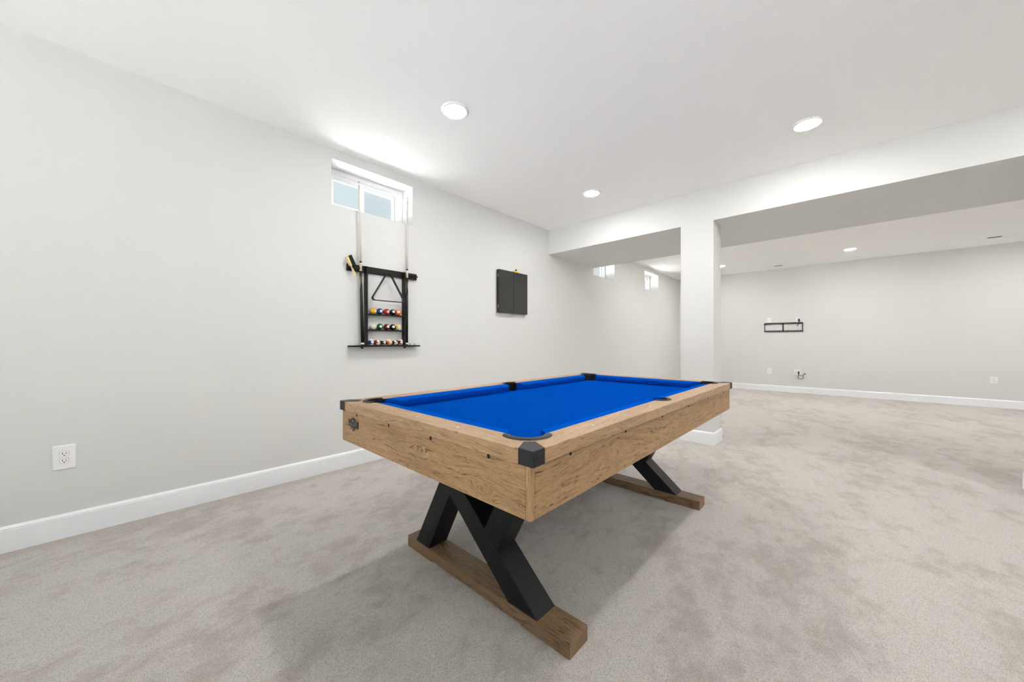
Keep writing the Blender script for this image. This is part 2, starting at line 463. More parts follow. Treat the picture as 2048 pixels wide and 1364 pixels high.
# windows (frames sit 19 cm back in the wall)
def window(n, y0, y1, label):
    w = thing('window_%d' % n, label, 'window', (-0.19, 0, 0)); w['kind'] = 'structure'
    def frame(x0, x1, a0, a1, b0, b1, wd):
        bm = bmesh.new()
        box(bm, x0, x1, a0, a1, b1 - wd, b1); box(bm, x0, x1, a0, a1, b0, b0 + wd)
        box(bm, x0, x1, a0, a0 + wd, b0 + wd, b1 - wd); box(bm, x0, x1, a1 - wd, a1, b0 + wd, b1 - wd)
        return bm
    z0, z1 = WZ0, WZ1
    ym = (y0 + y1) / 2 - 0.03
    obj('window_frame', frame(-0.075, 0.0, y0, y1, z0, z1, 0.040), M['vinyl'], w, bevel=0.002)
    obj('window_frame_lip', frame(-0.060, -0.012, y0 + 0.040, y1 - 0.040, z0 + 0.040, z1 - 0.040, 0.020), M['vinyl'], w, bevel=0.002)
    # left sash in front, right sash behind
    s1 = obj('sash', frame(-0.036, -0.014, y0 + 0.058, ym + 0.018, z0 + 0.056, z1 - 0.056, 0.035), M['vinyl'], w, bevel=0.002)
    obj('pane', newbox(-0.027, -0.023, y0 + 0.090, ym - 0.014, z0 + 0.088, z1 - 0.088), M['glass'], s1)
    s2 = obj('sash', frame(-0.060, -0.038, ym - 0.014, y1 - 0.066, z0 + 0.056, z1 - 0.056, 0.030), M['vinyl'], w, bevel=0.002)
    obj('pane', newbox(-0.051, -0.047, ym + 0.014, y1 - 0.094, z0 + 0.084, z1 - 0.084), M['glass'], s2)
    obj('insect_screen', newbox(-0.0700, -0.0690, ym + 0.0, y1 - 0.062, z0 + 0.056, z1 - 0.056), M['screen'], w)
    obj('track_gap', newbox(-0.0400, -0.0375, y1 - 0.0680, y1 - 0.0645, z0 + 0.056, z1 - 0.056), M['dark_gap'], w)
    return w
window(1, *WINS[0], 'small high sliding window above the cue rack')
window(2, *WINS[1], 'small high window half hidden by the beam')
window(3, *WINS[2], 'small high window farthest along the left wall')
struct('ground', newbox(-9.0, -WD - 0.002, YB, 14, 2.05, 2.19), M['ground'], 'pale sunlit ground outside the windows')

# ------------------------------------------------------------------ recessed lights
def lamp():
    t = thing('recessed_light', '', 'ceiling light')
    bm = bmesh.new()
    lathe(bm, [(0.0765, -0.004), (0.0785, -0.010), (0.084, -0.011), (0.093, -0.007), (0.099, -0.001), (0.099, 0.0)], 48)
    obj('trim_ring', bm, M['trim_ring'], t)
    bm = bmesh.new()
    prof = [(0.0765, -0.004), (0.074, -0.010), (0.066, -0.0125), (0.045, -0.0145), (0.02, -0.0155)]
    r = lathe(bm, prof, 40)
    bm.faces.new(r[-1]).smooth = True
    obj('diffuser', bm, M['lamp'], t)
    return t
def copy_tree(src, **kw):
    r = src.copy(); COL.objects.link(r)
    for ch in src.children:
        c = ch.copy(); COL.objects.link(c); c.parent = r
        for g in ch.children:
            d = g.copy(); COL.objects.link(d); d.parent = c
    for k, v in kw.items(): setattr(r, k, v)
    return r
LIGHTS = [
    (1.160, 1.600, 'round white recessed light nearest the window above the cue rack'),
    (2.990, 3.506, 'round recessed light between the pool table and the beam, on the right'),
    (1.148, 3.503, 'round recessed light close to the beam, above the dark wall cabinet'),
    (3.264, 8.687, 'recessed light beyond the beam, above the wall bracket and vent'),
    (1.236, 8.713, 'recessed light beyond the beam, seen just beside the column'),
    (2.990, 1.600, 'recessed light over the right side of the pool table, out of view'),
    (4.830, 1.600, 'recessed light right of the viewer, second row, out of view'),
    (4.830, 3.506, 'recessed light near the second column, out of view'),
    (6.660, 1.600, 'recessed light far right of the viewer, out of view'),
    (1.236, 6.850, 'recessed light hidden behind the beam by the second window'),
    (3.264, 6.850, 'recessed light hidden behind the middle of the beam'),
    (5.290, 6.850, 'recessed light beyond the beam at the right, out of view'),
    (5.290, 8.700, 'recessed light near the far wall at the right, out of view'),
    (7.300, 8.700, 'unseen recessed light added in the far right corner to brighten the far room'),  # this lamp and the next are added, unseen, for a brighter far room
    (7.300, 6.850, 'unseen recessed light added by the right wall to brighten the far room'),
]
L0 = lamp()
for i, (x, y, lab) in enumerate(LIGHTS):
    o = L0 if i == 0 else copy_tree(L0)
    o.location = (x, y, H); o['label'] = lab; o['group'] = 'recessed ceiling lights'

# ------------------------------------------------------------------ ceiling registers
def register(loc, lab, flip):
    t = thing('ceiling_vent', lab, 'vent', loc, 'ceiling vents')
    bm = bmesh.new()
    L, W = 0.305, 0.115
    box(bm, 0, L, -W/2, -W/2 + 0.014, -0.0022, 0); box(bm, 0, L, W/2 - 0.014, W/2, -0.0022, 0)
    box(bm, 0, 0.014, -W/2 + 0.014, W/2 - 0.014, -0.0022, 0); box(bm, L - 0.014, L, -W/2 + 0.014, W/2 - 0.014, -0.0022, 0)
    box(bm, L/2 - 0.004, L/2 + 0.004, -W/2 + 0.014, W/2 - 0.014, -0.0022, 0)
    obj('frame', bm, M['trim_ring'], t)
    obj('backing', newbox(0.012, L - 0.012, -W/2 + 0.012, W/2 - 0.012, -0.0008, -0.0001), M['dark_gap'], t)
    for half in range(2):
        a, b = (0.014, L/2 - 0.004) if half == 0 else (L/2 + 0.004, L - 0.014)
        open_ = (half == 1) != flip
        for k in range(3 if open_ else 7):
            y = -W/2 + (0.024 + k * 0.031 if open_ else 0.015 + k * 0.0125)
            P = [(0, -0.0020), (0.0008, -0.0020), (0.0030, -0.0010), (0.0022, -0.0010)] if open_ else [(0, -0.0012), (0.0121, -0.0021), (0.0123, -0.0015), (0.0008, -0.0009)]
            bm = bmesh.new()
            prism(bm, P,
                  lambda p, q, a=a, y=y: (a, y + p, q), lambda p, q, b=b, y=y: (b, y + p, q))
            obj('slat', bm, M['trim_ring'], t)
    return t
register((1.930, 9.53, H), 'white ceiling vent near the far wall above the wall bracket', False)
register((4.835, 9.25, H), 'white ceiling vent near the far wall at the right edge', True)

# ------------------------------------------------------------------ pool table
TX, TY = 1.9933, 1.8370
W2, L2 = 0.6096, 1.1180
TZ, RZ, AZ, BEDZ = 0.802, 0.762, 0.614, 0.7555
table = thing('pool_table', 'pool table in light brown oak finish with bright blue felt and black angled legs', 'pool table', (TX, TY, 0))
CP, RP = 0.135, 0.066          # corner pocket centre offset, cut radius
SPR = 0.052                    # side pocket cut radius
RW = 0.095                     # rail width
SIDES = {  # name: (map(s,t)->x,y , length, inverse s)
    'right': (lambda s, t: (W2 - t, -L2 + s), 2 * L2),
    'left': (lambda s, t: (-W2 + t, -L2 + s), 2 * L2),
    'near': (lambda s, t: (-W2 + s, -L2 + t), 2 * W2),
    'far': (lambda s, t: (-W2 + s, L2 - t), 2 * W2),
}
def rail_outline(L, side_pocket):
    p = [(0, 0), (L, 0)]
    hi = math.atan2(RW - CP, math.sqrt(RP**2 - (RW - CP)**2))
    def arc(cx, cy, r, a0, a1, n=14): return [(cx + r * math.cos(a0 + (a1 - a0) * i / n), cy + r * math.sin(a0 + (a1 - a0) * i / n)) for i in range(n + 1)]
    # right corner: from the diagonal, along the cut, to the rail's inner edge
    p += arc(L - CP, CP, RP, -PI / 4, -PI - hi if False else -(PI + hi) , 14)
    if side_pocket:
        c = 0.100; h2 = math.asin((RW - c) / SPR)
        p += arc(L / 2, c, SPR, h2, -PI - h2, 18)
    p += arc(CP, CP, RP, hi, -3 * PI / 4, 14)
    return p
side_pos = {}
for nm, (f, L) in SIDES.items():
    longr = L > 2
    bm = bmesh.new()
    prism(bm, rail_outline(L, longr), lambda s, t: (*f(s, t), RZ), lambda s, t: (*f(s, t), TZ))
    if nm in ('right', 'left'): uvf = lambda co, sg=(1 if nm == 'right' else -1): (co.y + L2, (W2 - sg * co.x) - co.z)
    else: uvf = lambda co, sg=(1 if nm == 'near' else -1): (co.x + W2, (L2 + sg * co.y) - co.z)
    r = obj('rail', bm, M['oak_rail_side'] if longr else M['oak_rail_near'], table, uv=uvf, bevel=0.0015)
    # white sights
    pos = [L/2 + k * 0.2465 for k in ((-3, -2, -1, 1, 2, 3) if longr else (-1, 0, 1))]
    for s in pos:
        bm = bmesh.new(); x, y = f(s, 0.0435)
        lathe(bm, [(0.0055, 0.0), (0.0055, 0.0006), (0.0035, 0.0011)], 20)
        bm.faces.new([v for v in bm.verts if abs(v.co.z - 0.0011) < 1e-6][:20])
        o = obj('sight', bm, M['pearl'], r); o.location = (x, y, TZ)
# cushions
def cushion(f, s0, s1, k0, k1):
    prof = [(0.0940, 0.8015), (0.1180, 0.8006), (0.1400, 0.7980), (0.1490, 0.7955), (0.1530, 0.7915), (0.1530, 0.7860), (0.1500, 0.7700), (0.1440, 0.7557), (0.0940, 0.7557)]
    bm = bmesh.new(); secs = []
    for e in (0, 1):
        ring = []
        for t, z in prof:
            s = s0 + (t - 0.094) * k0 if e == 0 else s1 - (t - 0.094) * k1
            ring.append(bm.verts.new((*f(s, t), z)))
        secs.append(ring)
    A, B = secs; n = len(prof)
    bm.faces.new(A[::-1]); bm.faces.new(B)
    for i in range(n):
        j = (i + 1) % n; bm.faces.new((A[i], A[j], B[j], B[i]))
    obj('cushion', bm, M['rail_felt_lit'], table, bevel=0.0025, seg=3)
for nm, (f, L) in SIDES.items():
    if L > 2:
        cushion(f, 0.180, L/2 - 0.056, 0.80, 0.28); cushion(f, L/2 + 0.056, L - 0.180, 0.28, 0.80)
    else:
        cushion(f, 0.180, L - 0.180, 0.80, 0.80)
# bed cloth with pocket cuts
def bed_outline():
    o = RW - 0.005
    r = 0.058; pts = []
    def arc(cx, cy, r, a0, a1, n=12): return [(cx + r * math.cos(a0 + (a1 - a0) * i / n), cy + r * math.sin(a0 + (a1 - a0) * i / n)) for i in range(n + 1)]
    X, Y = W2 - o, L2 - o
    cx, cy = W2 - CP, L2 - CP
    h = math.asin(min(1, (X - cx) / r))
    hh = math.acos((X - cx) / r)
    # corner notches: travel the rectangle, each corner replaced by the arc bulging inward
    def corner(sx, sy, rev):
        a = math.acos((X - cx) / r)
        A = [(cx + r * math.cos(t), cy + r * math.sin(t)) for t in [(-a) + (-(2 * PI - (PI / 2 + 2 * a))) * i / 14 for i in range(15)]]
        A = [(X, A[0][1])] + A[1:-1] + [(A[-1][0], Y)]
        A = [(sx * p, sy * q) for p, q in A]
        return A[::-1] if rev else A
    def sidep(sx, rev):
        rs, c = 0.047, W2 - 0.100
        a = math.acos(min(1, (X - c) / rs))
        A = [(c + rs * math.cos(t), rs * math.sin(t)) for t in [(-a) + (-(2 * PI - 2 * a)) * i / 14 for i in range(15)]]
        A = [(sx * p, q) for p, q in A]
        return A[::-1] if rev else A
    pts += sidep(1, False) + corner(1, 1, False) + corner(-1, 1, True)
    pts += sidep(-1, False)[::-1] + corner(-1, -1, False) + corner(1, -1, True)
    return pts
bm = bmesh.new()
prism(bm, bed_outline(), lambda a, b: (a, b, BEDZ - 0.022), lambda a, b: (a, b, BEDZ))
obj('bed_cloth', bm, M['felt'], table)
# pockets
def pocket(cx, cy, ang, r_in, r_out, half, rl):
    bm = bmesh.new(); n = 28
    prof = [(r_in, TZ - 0.012), (r_in, TZ + 0.003), (r_in + 0.003, TZ + 0.0042), (r_out - 0.005, TZ + 0.0042), (r_out, TZ + 0.001), (r_out, TZ - 0.002)]
    rings = []
    for i in range(n + 1):
        a = ang - half + 2 * half * i / n
        # thin out towards the tips
        e = min(1.0, 8 * min(i, n - i) / n + 0.72)
        mid = (r_in + r_out) / 2
        rings.append([bm.verts.new((cx + (mid + (r - mid) * e) * math.cos(a), cy + (mid + (r - mid) * e) * math.sin(a), z)) for r, z in prof])
    for A, B in zip(rings, rings[1:]):
        for k in range(len(prof)):
            j = (k + 1) % len(prof); bm.faces.new((A[k], A[j], B[j], B[k]))
    bm.faces.new(rings[0][::-1]); bm.faces.new(rings[-1])
    c = obj('pocket_collar', bm, M['plastic_black'], table)
    # liner: open wall above the bed, full cup below
    bm = bmesh.new(); n = 36
    hl = half + 0.25
    A = []
    for i in range(n + 1):
        a = ang - hl + 2 * hl * i / n
        A.append([bm.verts.new((cx + r * math.cos(a), cy + r * math.sin(a), z)) for r, z in ((rl, 0.735), (rl, TZ - 0.001), (rl + 0.004, TZ - 0.001), (rl + 0.004, 0.735))])
    for P, Q in zip(A, A[1:]):
        for k in range(4):
            j = (k + 1) % 4; bm.faces.new((P[k], P[j], Q[j], Q[k]))
    bm.faces.new(A[0][::-1]); bm.faces.new(A[-1])
    obj('pocket_liner', bm, M['liner'], c)
    bm = bmesh.new()
    rg = lathe(bm, [(rl, 0.748), (rl, 0.67), (rl * 0.9, 0.645), (rl * 0.5, 0.632), (0.004, 0.630)], 28, org=(cx, cy, 0))
    bm.faces.new(rg[-1])
    obj('pocket_cup', bm, M['liner'], c)
for sx in (1, -1):
    for sy in (1, -1):
        pocket(sx * (W2 - CP), sy * (L2 - CP), math.atan2(sy, sx), 0.0565, 0.0800, math.radians(82), 0.0580)
    pocket(sx * (W2 - 0.100), 0.0, 0 if sx > 0 else PI, 0.0450, 0.0630, math.radians(84), 0.0470)
# corner caps
def corner_cap(sx, sy):
    P = [(-0.0018, -0.0018), (0.050, -0.0018), (0.050, 0.002), (0.0815, 0.0500), (0.0815, 0.0640), (0.0640, 0.0815), (0.0500, 0.0815), (0.002, 0.050), (-0.0018, 0.050)]
    P = P[:1] + [(0.050, -0.0018), (0.0800, 0.0560), (0.0560, 0.0800), (-0.0018, 0.050)]
    bm = bmesh.new()
    prism(bm, P, lambda a, b: (sx * (W2 - a), sy * (L2 - b), RZ - 0.002), lambda a, b: (sx * (W2 - a), sy * (L2 - b), TZ + 0.0018))
    obj('corner_cap', bm, M['plastic_black'], table, bevel=0.0012)
for sx in (1, -1):
    for sy in (1, -1): corner_cap(sx, sy)
# cabinet boards
IN = 0.012; INY = 0.005; TK = 0.018
for sx in (1, -1):
    bm = newbox(sx * (W2 - IN - TK) if sx > 0 else -(W2 - IN), sx * (W2 - IN) if sx > 0 else -(W2 - IN - TK), -(L2 - INY - TK), L2 - INY - TK, AZ, RZ)
    a = obj('side_board', bm, M['oak_side'], table, uv=lambda co: (co.y + L2, -co.z), bevel=0.0008)
    for y in (-0.925, -0.555, -0.185, 0.185, 0.555, 0.925):
        bm = bmesh.new(); x = sx * (W2 - IN)
        cyl(bm, (x - sx * 0.004, y, RZ - 0.0085), (x + sx * 0.0006, y, RZ - 0.0085), 0.0068, n=20)
        obj('bolt_hole', bm, M['liner'], a)
for sy in (1, -1):
    bm = newbox(-(W2 - IN - TK), W2 - IN - TK, min(sy * (L2 - INY - TK), sy * (L2 - INY)), max(sy * (L2 - INY - TK), sy * (L2 - INY)), AZ, RZ)
    a = obj('end_board', bm, M['oak_near'], table, uv=lambda co: (co.x + W2, -co.z), bevel=0.0008)
    for x in (-0.4385, -0.1462, 0.1462, 0.4385):
        bm = bmesh.new(); y = sy * (L2 - INY)
        cyl(bm, (x, y - sy * 0.004, RZ - 0.0085), (x, y + sy * 0.0006, RZ - 0.0085), 0.0068, n=20)
        obj('bolt_hole', bm, M['liner'], a)
    if sy < 0: END = a
for sx in (1, -1):
    for sy in (1, -1):
        bm = bmesh.new()
        P = [(IN + 0.003, INY), (IN + TK - 0.0012, INY), (IN + TK - 0.0012, INY + TK - 0.0012), (IN, INY + TK - 0.0012), (IN, INY + 0.003)]
        prism(bm, P, lambda a, b: (sx * (W2 - a), sy * (L2 - b), AZ + 0.0002), lambda a, b: (sx * (W2 - a), sy * (L2 - b), RZ))
        obj('corner_strip', bm, M['oak_edge'], table, uv=lambda co: (co.z, co.x + co.y), bevel=0.0008)
obj('underside_panel', newbox(-(W2 - 0.026), W2 - 0.026, -(L2 - 0.026), L2 - 0.026, AZ + 0.012, AZ + 0.020), M['leg_black'], table)
# badge on the near end board: worn metal crest with a slanted banner
bm = bmesh.new()
crest = [(-0.052, 0.010), (-0.050, 0.021), (-0.030, 0.016), (-0.020, 0.026), (-0.004, 0.031), (0.012, 0.027), (0.020, 0.014), (0.036, 0.016), (0.050, 0.020), (0.053, 0.006), (0.049, -0.015),
         (0.041, -0.014), (0.030, -0.012), (0.016, -0.020), (0.002, -0.031), (-0.012, -0.022), (-0.026, -0.013), (-0.040, -0.012), (-0.048, -0.006)]
by = -(L2 - INY)
BX, BZc = -0.472, 0.7065
prism(bm, crest, lambda a, b: (BX + a, by + 0.001, BZc + b), lambda a, b: (BX + a, by - 0.0035, BZc + b))
badge = obj('badge', bm, M['pewter'], table, bevel=0.0012, label='dark metal maker badge')
bm = bmesh.new()
for sc, y in ((0.70, by - 0.0048),):
    prism(bm, [(-0.046, 0.008), (-0.020, 0.005), (0.010, 0.005), (0.047, 0.012), (0.046, -0.006), (0.010, -0.011), (-0.020, -0.010), (-0.044, -0.004)],
          lambda a, b: (BX + a, by - 0.003, BZc + b), lambda a, b: (BX + a, y, BZc + b))
obj('banner', bm, M['pewter'], badge, bevel=0.0006)
bm = bmesh.new()
for i in range(9):
    x = BX - 0.038 + i * 0.0095
    box(bm, x - 0.003, x + 0.003, by - 0.0058, by - 0.0045, BZc - 0.0065 + 0.0006 * abs(i - 4), BZc + 0.0030 + 0.0006 * abs(i - 4))
box(bm, BX - 0.009, BX + 0.010, by - 0.0050, by - 0.0030, BZc + 0.012, BZc + 0.022)
box(bm, BX - 0.007, BX + 0.008, by - 0.0050, by - 0.0030, BZc - 0.021, BZc - 0.014)
obj('raised_relief', bm, M['pewter_light'], badge, bevel=0.0012)
# feet and legs, one set at each end
def foot_set(y0, y1):
    P = [(-0.5147, 0), (-0.300, 0), (-0.300, 0.0065), (0.290, 0.0065), (0.290, 0), (0.5147, 0), (0.5147, 0.057), (-0.5147, 0.057)]
    bm = bmesh.new()
    prism(bm, P, lambda a, b: (a, y0, b), lambda a, b: (a, y1, b))
    obj('foot_beam', bm, M['oak_foot'], table, uv=lambda co: (co.x + 0.5, (co.y - y0) - co.z), bevel=0.0022)
    z0, zt = 0.0565, 0.625
    xc = TX
    Lf = lambda z: 2.2155 - 1.187 * (z - 0.058) - xc          # long bar, left edge
    Rt = lambda z: 2.3625 - 1.178 * (z - 0.058) - xc
    Al = lambda z: 1.558 + 0.55 * (z - 0.058) - xc
    Ar = lambda z: 1.671 + 0.52 * (z - 0.058) - xc
    Dl = lambda z: 2.084 + 0.52 * (z - 0.304) - xc
    Dr = lambda z: 2.155 + 0.535 * (z - 0.240) - xc
    ya, yb = y0 + 0.002, y1 - 0.004
    for k, P in enumerate((
        [(Lf(z0), z0), (Rt(z0), z0), (Rt(zt), zt), (Lf(zt), zt)],
        [(Al(z0), z0), (Ar(z0), z0), (Ar(0.378) + 0.002, 0.378), (Al(0.445) + 0.004, 0.445)],
        [(Dr(0.2385), 0.2385), (Dr(zt), zt), (Dl(zt), zt), (Dl(0.300) - 0.004, 0.300)])):
        bm = bmesh.new(); e = 0.0 if k == 0 else 0.0006
        prism(bm, P, lambda a, b: (a, ya + e, b), lambda a, b: (a, yb - e, b))
        obj('leg', bm, M['leg_black'], table, bevel=0.0012)
foot_set(-0.8045, -0.6885)
foot_set(0.6885, 0.8045)

# ------------------------------------------------------------------ cue rack on the left wall
RX, RY, RZ0 = 0.0, 1.67, 1.05
rack = thing('cue_rack', 'black wall mounted cue rack with three ball shelves, left of the dark cabinet', 'cue rack', (0, RY, RZ0))
def rb(name, x0, x1, y0, y1, z0, z1, mat='rack', bevel=0.0012, par=None):
    return obj(name, newbox(x0, x1, y0 - RY, y1 - RY, z0 - RZ0, z1 - RZ0), M[mat], par or rack, bevel=bevel)
cb = obj('crossbar', newbox(0.0005, 0.019, 1.3151 - RY, 2.0120 - RY, 1.718 - RZ0, 1.780 - RZ0), M['rack'], rack, bevel=0.004)
rb('side_board', 0.0005, 0.050, 1.4753, 1.4893, 1.0635, 1.7745)
rb('side_board', 0.0005, 0.055, 1.8523, 1.8660, 1.0635, 1.7745)
rb('ball_shelf', 0.0005, 0.054, 1.4893, 1.8523, 1.3375, 1.3495)
rb('ball_shelf', 0.0005, 0.054, 1.4893, 1.8523, 1.1955, 1.2075)
rb('bottom_shelf', 0.0005, 0.074, 1.328, 2.0151, 1.0495, 1.0630)
for y in (1.443, 1.868):
    bm = bmesh.new(); cyl(bm, (0.03, y - RY, 1.034 - RZ0), (0.03, y - RY, 1.0496 - RZ0), 0.010, n=18)
    obj('peg_foot', bm, M['rack'], rack, bevel=0.002)
# clips along the crossbar
CLX = 0.048
def clip(y, z=1.749, r=0.0125):
    bm = bmesh.new()
    box(bm, 0.0185, 0.024, y - 0.009 - RY, y + 0.009 - RY, z - 0.011 - RZ0, z + 0.011 - RZ0)
    n = 14; prev = None; rings = []
    for i in range(n + 1):
        a = PI - math.radians(140) + math.radians(280) * i / n
        for_r = []
        for rr, zz in ((r, -0.007), (r + 0.003, -0.007), (r + 0.003, 0.007), (r, 0.007)):
            for_r.append(bm.verts.new((CLX + 0.0 + rr * math.cos(a) - 0.006, y - RY + rr * math.sin(a), z - RZ0 + zz)))
        rings.append(for_r)
    for A, B in zip(rings, rings[1:]):
        for k in range(4):
            j = (k + 1) % 4; bm.faces.new((A[k], A[j], B[j], B[k]))
    bm.faces.new(rings[0][::-1]); bm.faces.new(rings[-1])
    obj('cue_clip', bm, M['plastic_black'], cb)
for y in (1.337, 1.388, 1.4250, 1.8780, 1.9200, 1.9560, 1.9890): clip(y)
bm = bmesh.new(); cyl(bm, (0.018, 1.6745 - RY, 1.7400 - RZ0), (0.096, 1.6745 - RY, 1.7430 - RZ0), 0.0035, n=12)
obj('triangle_hook', bm, M['rack'], cb)

# cues
def cue(bot, top, lab):
    t = thing('pool_cue', lab, 'pool cue', bot, 'pool cues')
    d = Vector(top) - Vector(bot); L = d.length
    t.rotation_mode = 'QUATERNION'; t.rotation_quaternion = Vector((0, 0, 1)).rotation_difference(d)
    zj = 0.735
    def seg(name, prof, mat, par=t, n=28):
        bm = bmesh.new(); r = lathe(bm, prof, n)
        bm.faces.new(r[0][::-1]); bm.faces.new(r[-1]); return obj(name, bm, M[mat], par)
    R = lambda z: 0.0148 - (0.0148 - 0.0110) * z / zj if z < zj else 0.0105 - (0.0105 - 0.0063) * (z - zj) / (L - zj)
    seg('bumper', [(0.010, 0.0), (0.0125, 0.002), (0.0130, 0.010)], 'liner')
    seg('butt_ring', [(0.0146, 0.0095), (0.0150, 0.012), (0.0150, 0.022), (0.0147, 0.024)], 'bumper')
    b = seg('butt', [(R(0.02), 0.0235), (R(0.3), 0.3), (R(0.6), 0.66)], 'rack')
    f = seg('forearm', [(R(0.6) , 0.6599), (R(zj), zj)], 'maple')
    # long pale points running down into the black butt
    for k in range(4):
        bm = bmesh.new(); a0 = k * PI / 2 + 0.35; N = 10; rows = []
        tipz = 0.50 if k % 2 else 0.535
        for i in range(N + 1):
            z = 0.6605 - (0.6605 - tipz) * i / N; hw = (PI / 4) * 0.98 * (1 - i / N) + 0.01
            rows.append([bm.verts.new(((R(z) + 0.00025) * math.cos(a0 + hw * q), (R(z) + 0.00025) * math.sin(a0 + hw * q), z)) for q in (-1, -0.5, 0, 0.5, 1)])
        for A, B in zip(rows, rows[1:]):
            for q in range(4): bm.faces.new((A[q], A[q + 1], B[q + 1], B[q])).smooth = True
        obj('inlay_point', bm, M['maple'], f)
    seg('joint_collar', [(R(zj) + 0.0004, zj - 0.001), (R(zj) + 0.0004, zj + 0.011)], 'liner')
    seg('shaft', [(R(zj), zj + 0.0105), (0.0088, 1.05), (0.0066, L - 0.034)], 'maple_shaft')
    seg('ferrule', [(0.0066, L - 0.034), (0.0064, L - 0.010)], 'bumper')
    seg('tip', [(0.0064, L - 0.010), (0.0060, L - 0.003), (0.0035, L)], 'tip')
    return t
cue((0.040, 1.4440, 1.0632), (0.044, 1.4075, 2.512), 'two piece pool cue standing at the left side of the rack')
cue((0.040, 1.8830, 1.0632), (0.044, 1.8895, 2.512), 'two piece pool cue standing at the right side of the rack')

# triangle
tri = thing('ball_triangle', 'black plastic ball triangle hanging inside the cue rack', 'ball triangle', (0, 1.667, 1.48))
def rounded_tri(w, h, r, n=8):
    V = [(-w/2, 0), (w/2, 0), (0, h)]; out = []
    for i in range(3):
        p = Vector(V[i]); a = (Vector(V[i - 1]) - p).normalized(); b = (Vector(V[(i + 1) % 3]) - p).normalized()
        half = a.angle(b) / 2; dd = r / math.tan(half); c = p + (a + b).normalized() * (r / math.sin(half))
        s, e = p + a * dd - c, p + b * dd - c
        a0 = math.atan2(s.y, s.x); a1 = math.atan2(e.y, e.x)
        while a1 < a0: a1 += 2 * PI
        out += [(c.x + r * math.cos(a0 + (a1 - a0) * k / n), c.y + r * math.sin(a0 + (a1 - a0) * k / n)) for k in range(n + 1)]
    return out
bm = bmesh.new()
oP = rounded_tri(0.352, 0.298, 0.024); iP = rounded_tri(0.352 - 0.0240, 0.298 - 0.0215, 0.018)
iP = [(x, y + 0.0068) for x, y in iP]
secs = []
for P, xs in ((oP, (0.062, 0.090)), (iP, (0.090, 0.062))):
    for x in xs: secs.append([bm.verts.new((x, a, b)) for a, b in P])
n = len(oP)
for q in range(4):
    A, B = secs[q], secs[(q + 1) % 4]
    for i in range(n):
        j = (i + 1) % n; bm.faces.new((A[i], A[j], B[j], B[i]))
obj('triangle_frame', bm, M['plastic_black'], tri, bevel=0.001)
tri.location = (0, 1.6725, 1.4700)

# brush hanging on the leftmost clip
brush = thing('table_brush', 'table brush with yellow wooden handle and black bristles, hanging at the rack\'s left end', 'brush', (0.028, 1.2990, 1.8270))
D = Vector((0, 0.43, -0.903)).normalized(); E_ = Vector((0, 0.903, 0.43)).normalized(); Xa = Vector((1, 0, 0))
def bp(u, v, x): return D * u + E_ * v + Xa * x
bm = bmesh.new()
prism(bm, [(0, 0.002), (0.004, -0.003), (0.075, -0.004), (0.082, 0.001), (0.082, 0.011), (0.0, 0.013)], lambda a, b: bp(a, b, 0), lambda a, b: bp(a, b, 0.034))
obj('brush_back', bm, M['brush_wood'], brush, bevel=0.003)
bm = bmesh.new()
prism(bm, [(-0.002, 0.013), (0.080, 0.012), (0.083, 0.048), (-0.006, 0.046)], lambda a, b: bp(a, b, 0.002), lambda a, b: bp(a, b, 0.032))
obj('bristles', bm, M['bristle'], brush, bevel=0.002)
bm = bmesh.new()
prism(bm, [(0.080, 0.000), (0.092, 0.004), (0.105, 0.000), (0.145, -0.004), (0.176, -0.003), (0.184, 0.004), (0.178, 0.013), (0.145, 0.015), (0.105, 0.013), (0.092, 0.009), (0.080, 0.011)],
      lambda a, b: bp(a, b, 0.009), lambda a, b: bp(a, b, 0.025))
obj('handle', bm, M['brush_wood'], brush, bevel=0.004, seg=3)

# balls
def ball_mat(name, col, stripe):
    t = NT(name)
    if stripe:
        x, y, z = t.sep(t.obj())
        f = t.smooth(t.math('ABSOLUTE', z), 0.0148, 0.0154)
        c = t.mix(f, col, (0.80, 0.76, 0.66))
    else:
        n = t.noise(t.obj(), 40.0, 2); c = t.mix(t.mul(n, 0.1), col, tuple(x * 0.9 for x in col))
    t.base(c, 0.12, 0, 0.55)
    return t.m
BR = 0.0285
bm = bmesh.new(); bmesh.ops.create_uvsphere(bm, u_segments=40, v_segments=24, radius=BR)
for f in bm.faces: f.smooth = True
ball_me = bpy.data.meshes.new('ball'); bm.to_mesh(ball_me); bm.free()
# number disc: small spherical cap facing local +X
def cap_mesh(ang, lift):
    bm = bmesh.new(); R = BR + lift; rings = []
    for k in range(1, 5):
        a = ang * k / 4
        rings.append([bm.verts.new((R * math.cos(a), R * math.sin(a) * math.cos(t), R * math.sin(a) * math.sin(t))) for t in [2 * PI * i / 24 for i in range(24)]])
    c = bm.verts.new((R, 0, 0))
    for i in range(24): bm.faces.new((c, rings[0][i], rings[0][(i + 1) % 24])).smooth = True
    for A, B in zip(rings, rings[1:]):
        for i in range(24):
            j = (i + 1) % 24; bm.faces.new((A[i], A[j], B[j], B[i])).smooth = True
    me = bpy.data.meshes.new('number_disc'); bm.to_mesh(me); bm.free(); return me
disc_me = cap_mesh(math.radians(25), 0.00015)
M['disc'] = plain('ball_number_white', (0.86, 0.83, 0.76), 0.15, 0, 0.55, 0.01)
M['ink'] = plain('ball_number_ink', (0.01, 0.01, 0.01), 0.2)
disc_me.materials.append(M['disc'])
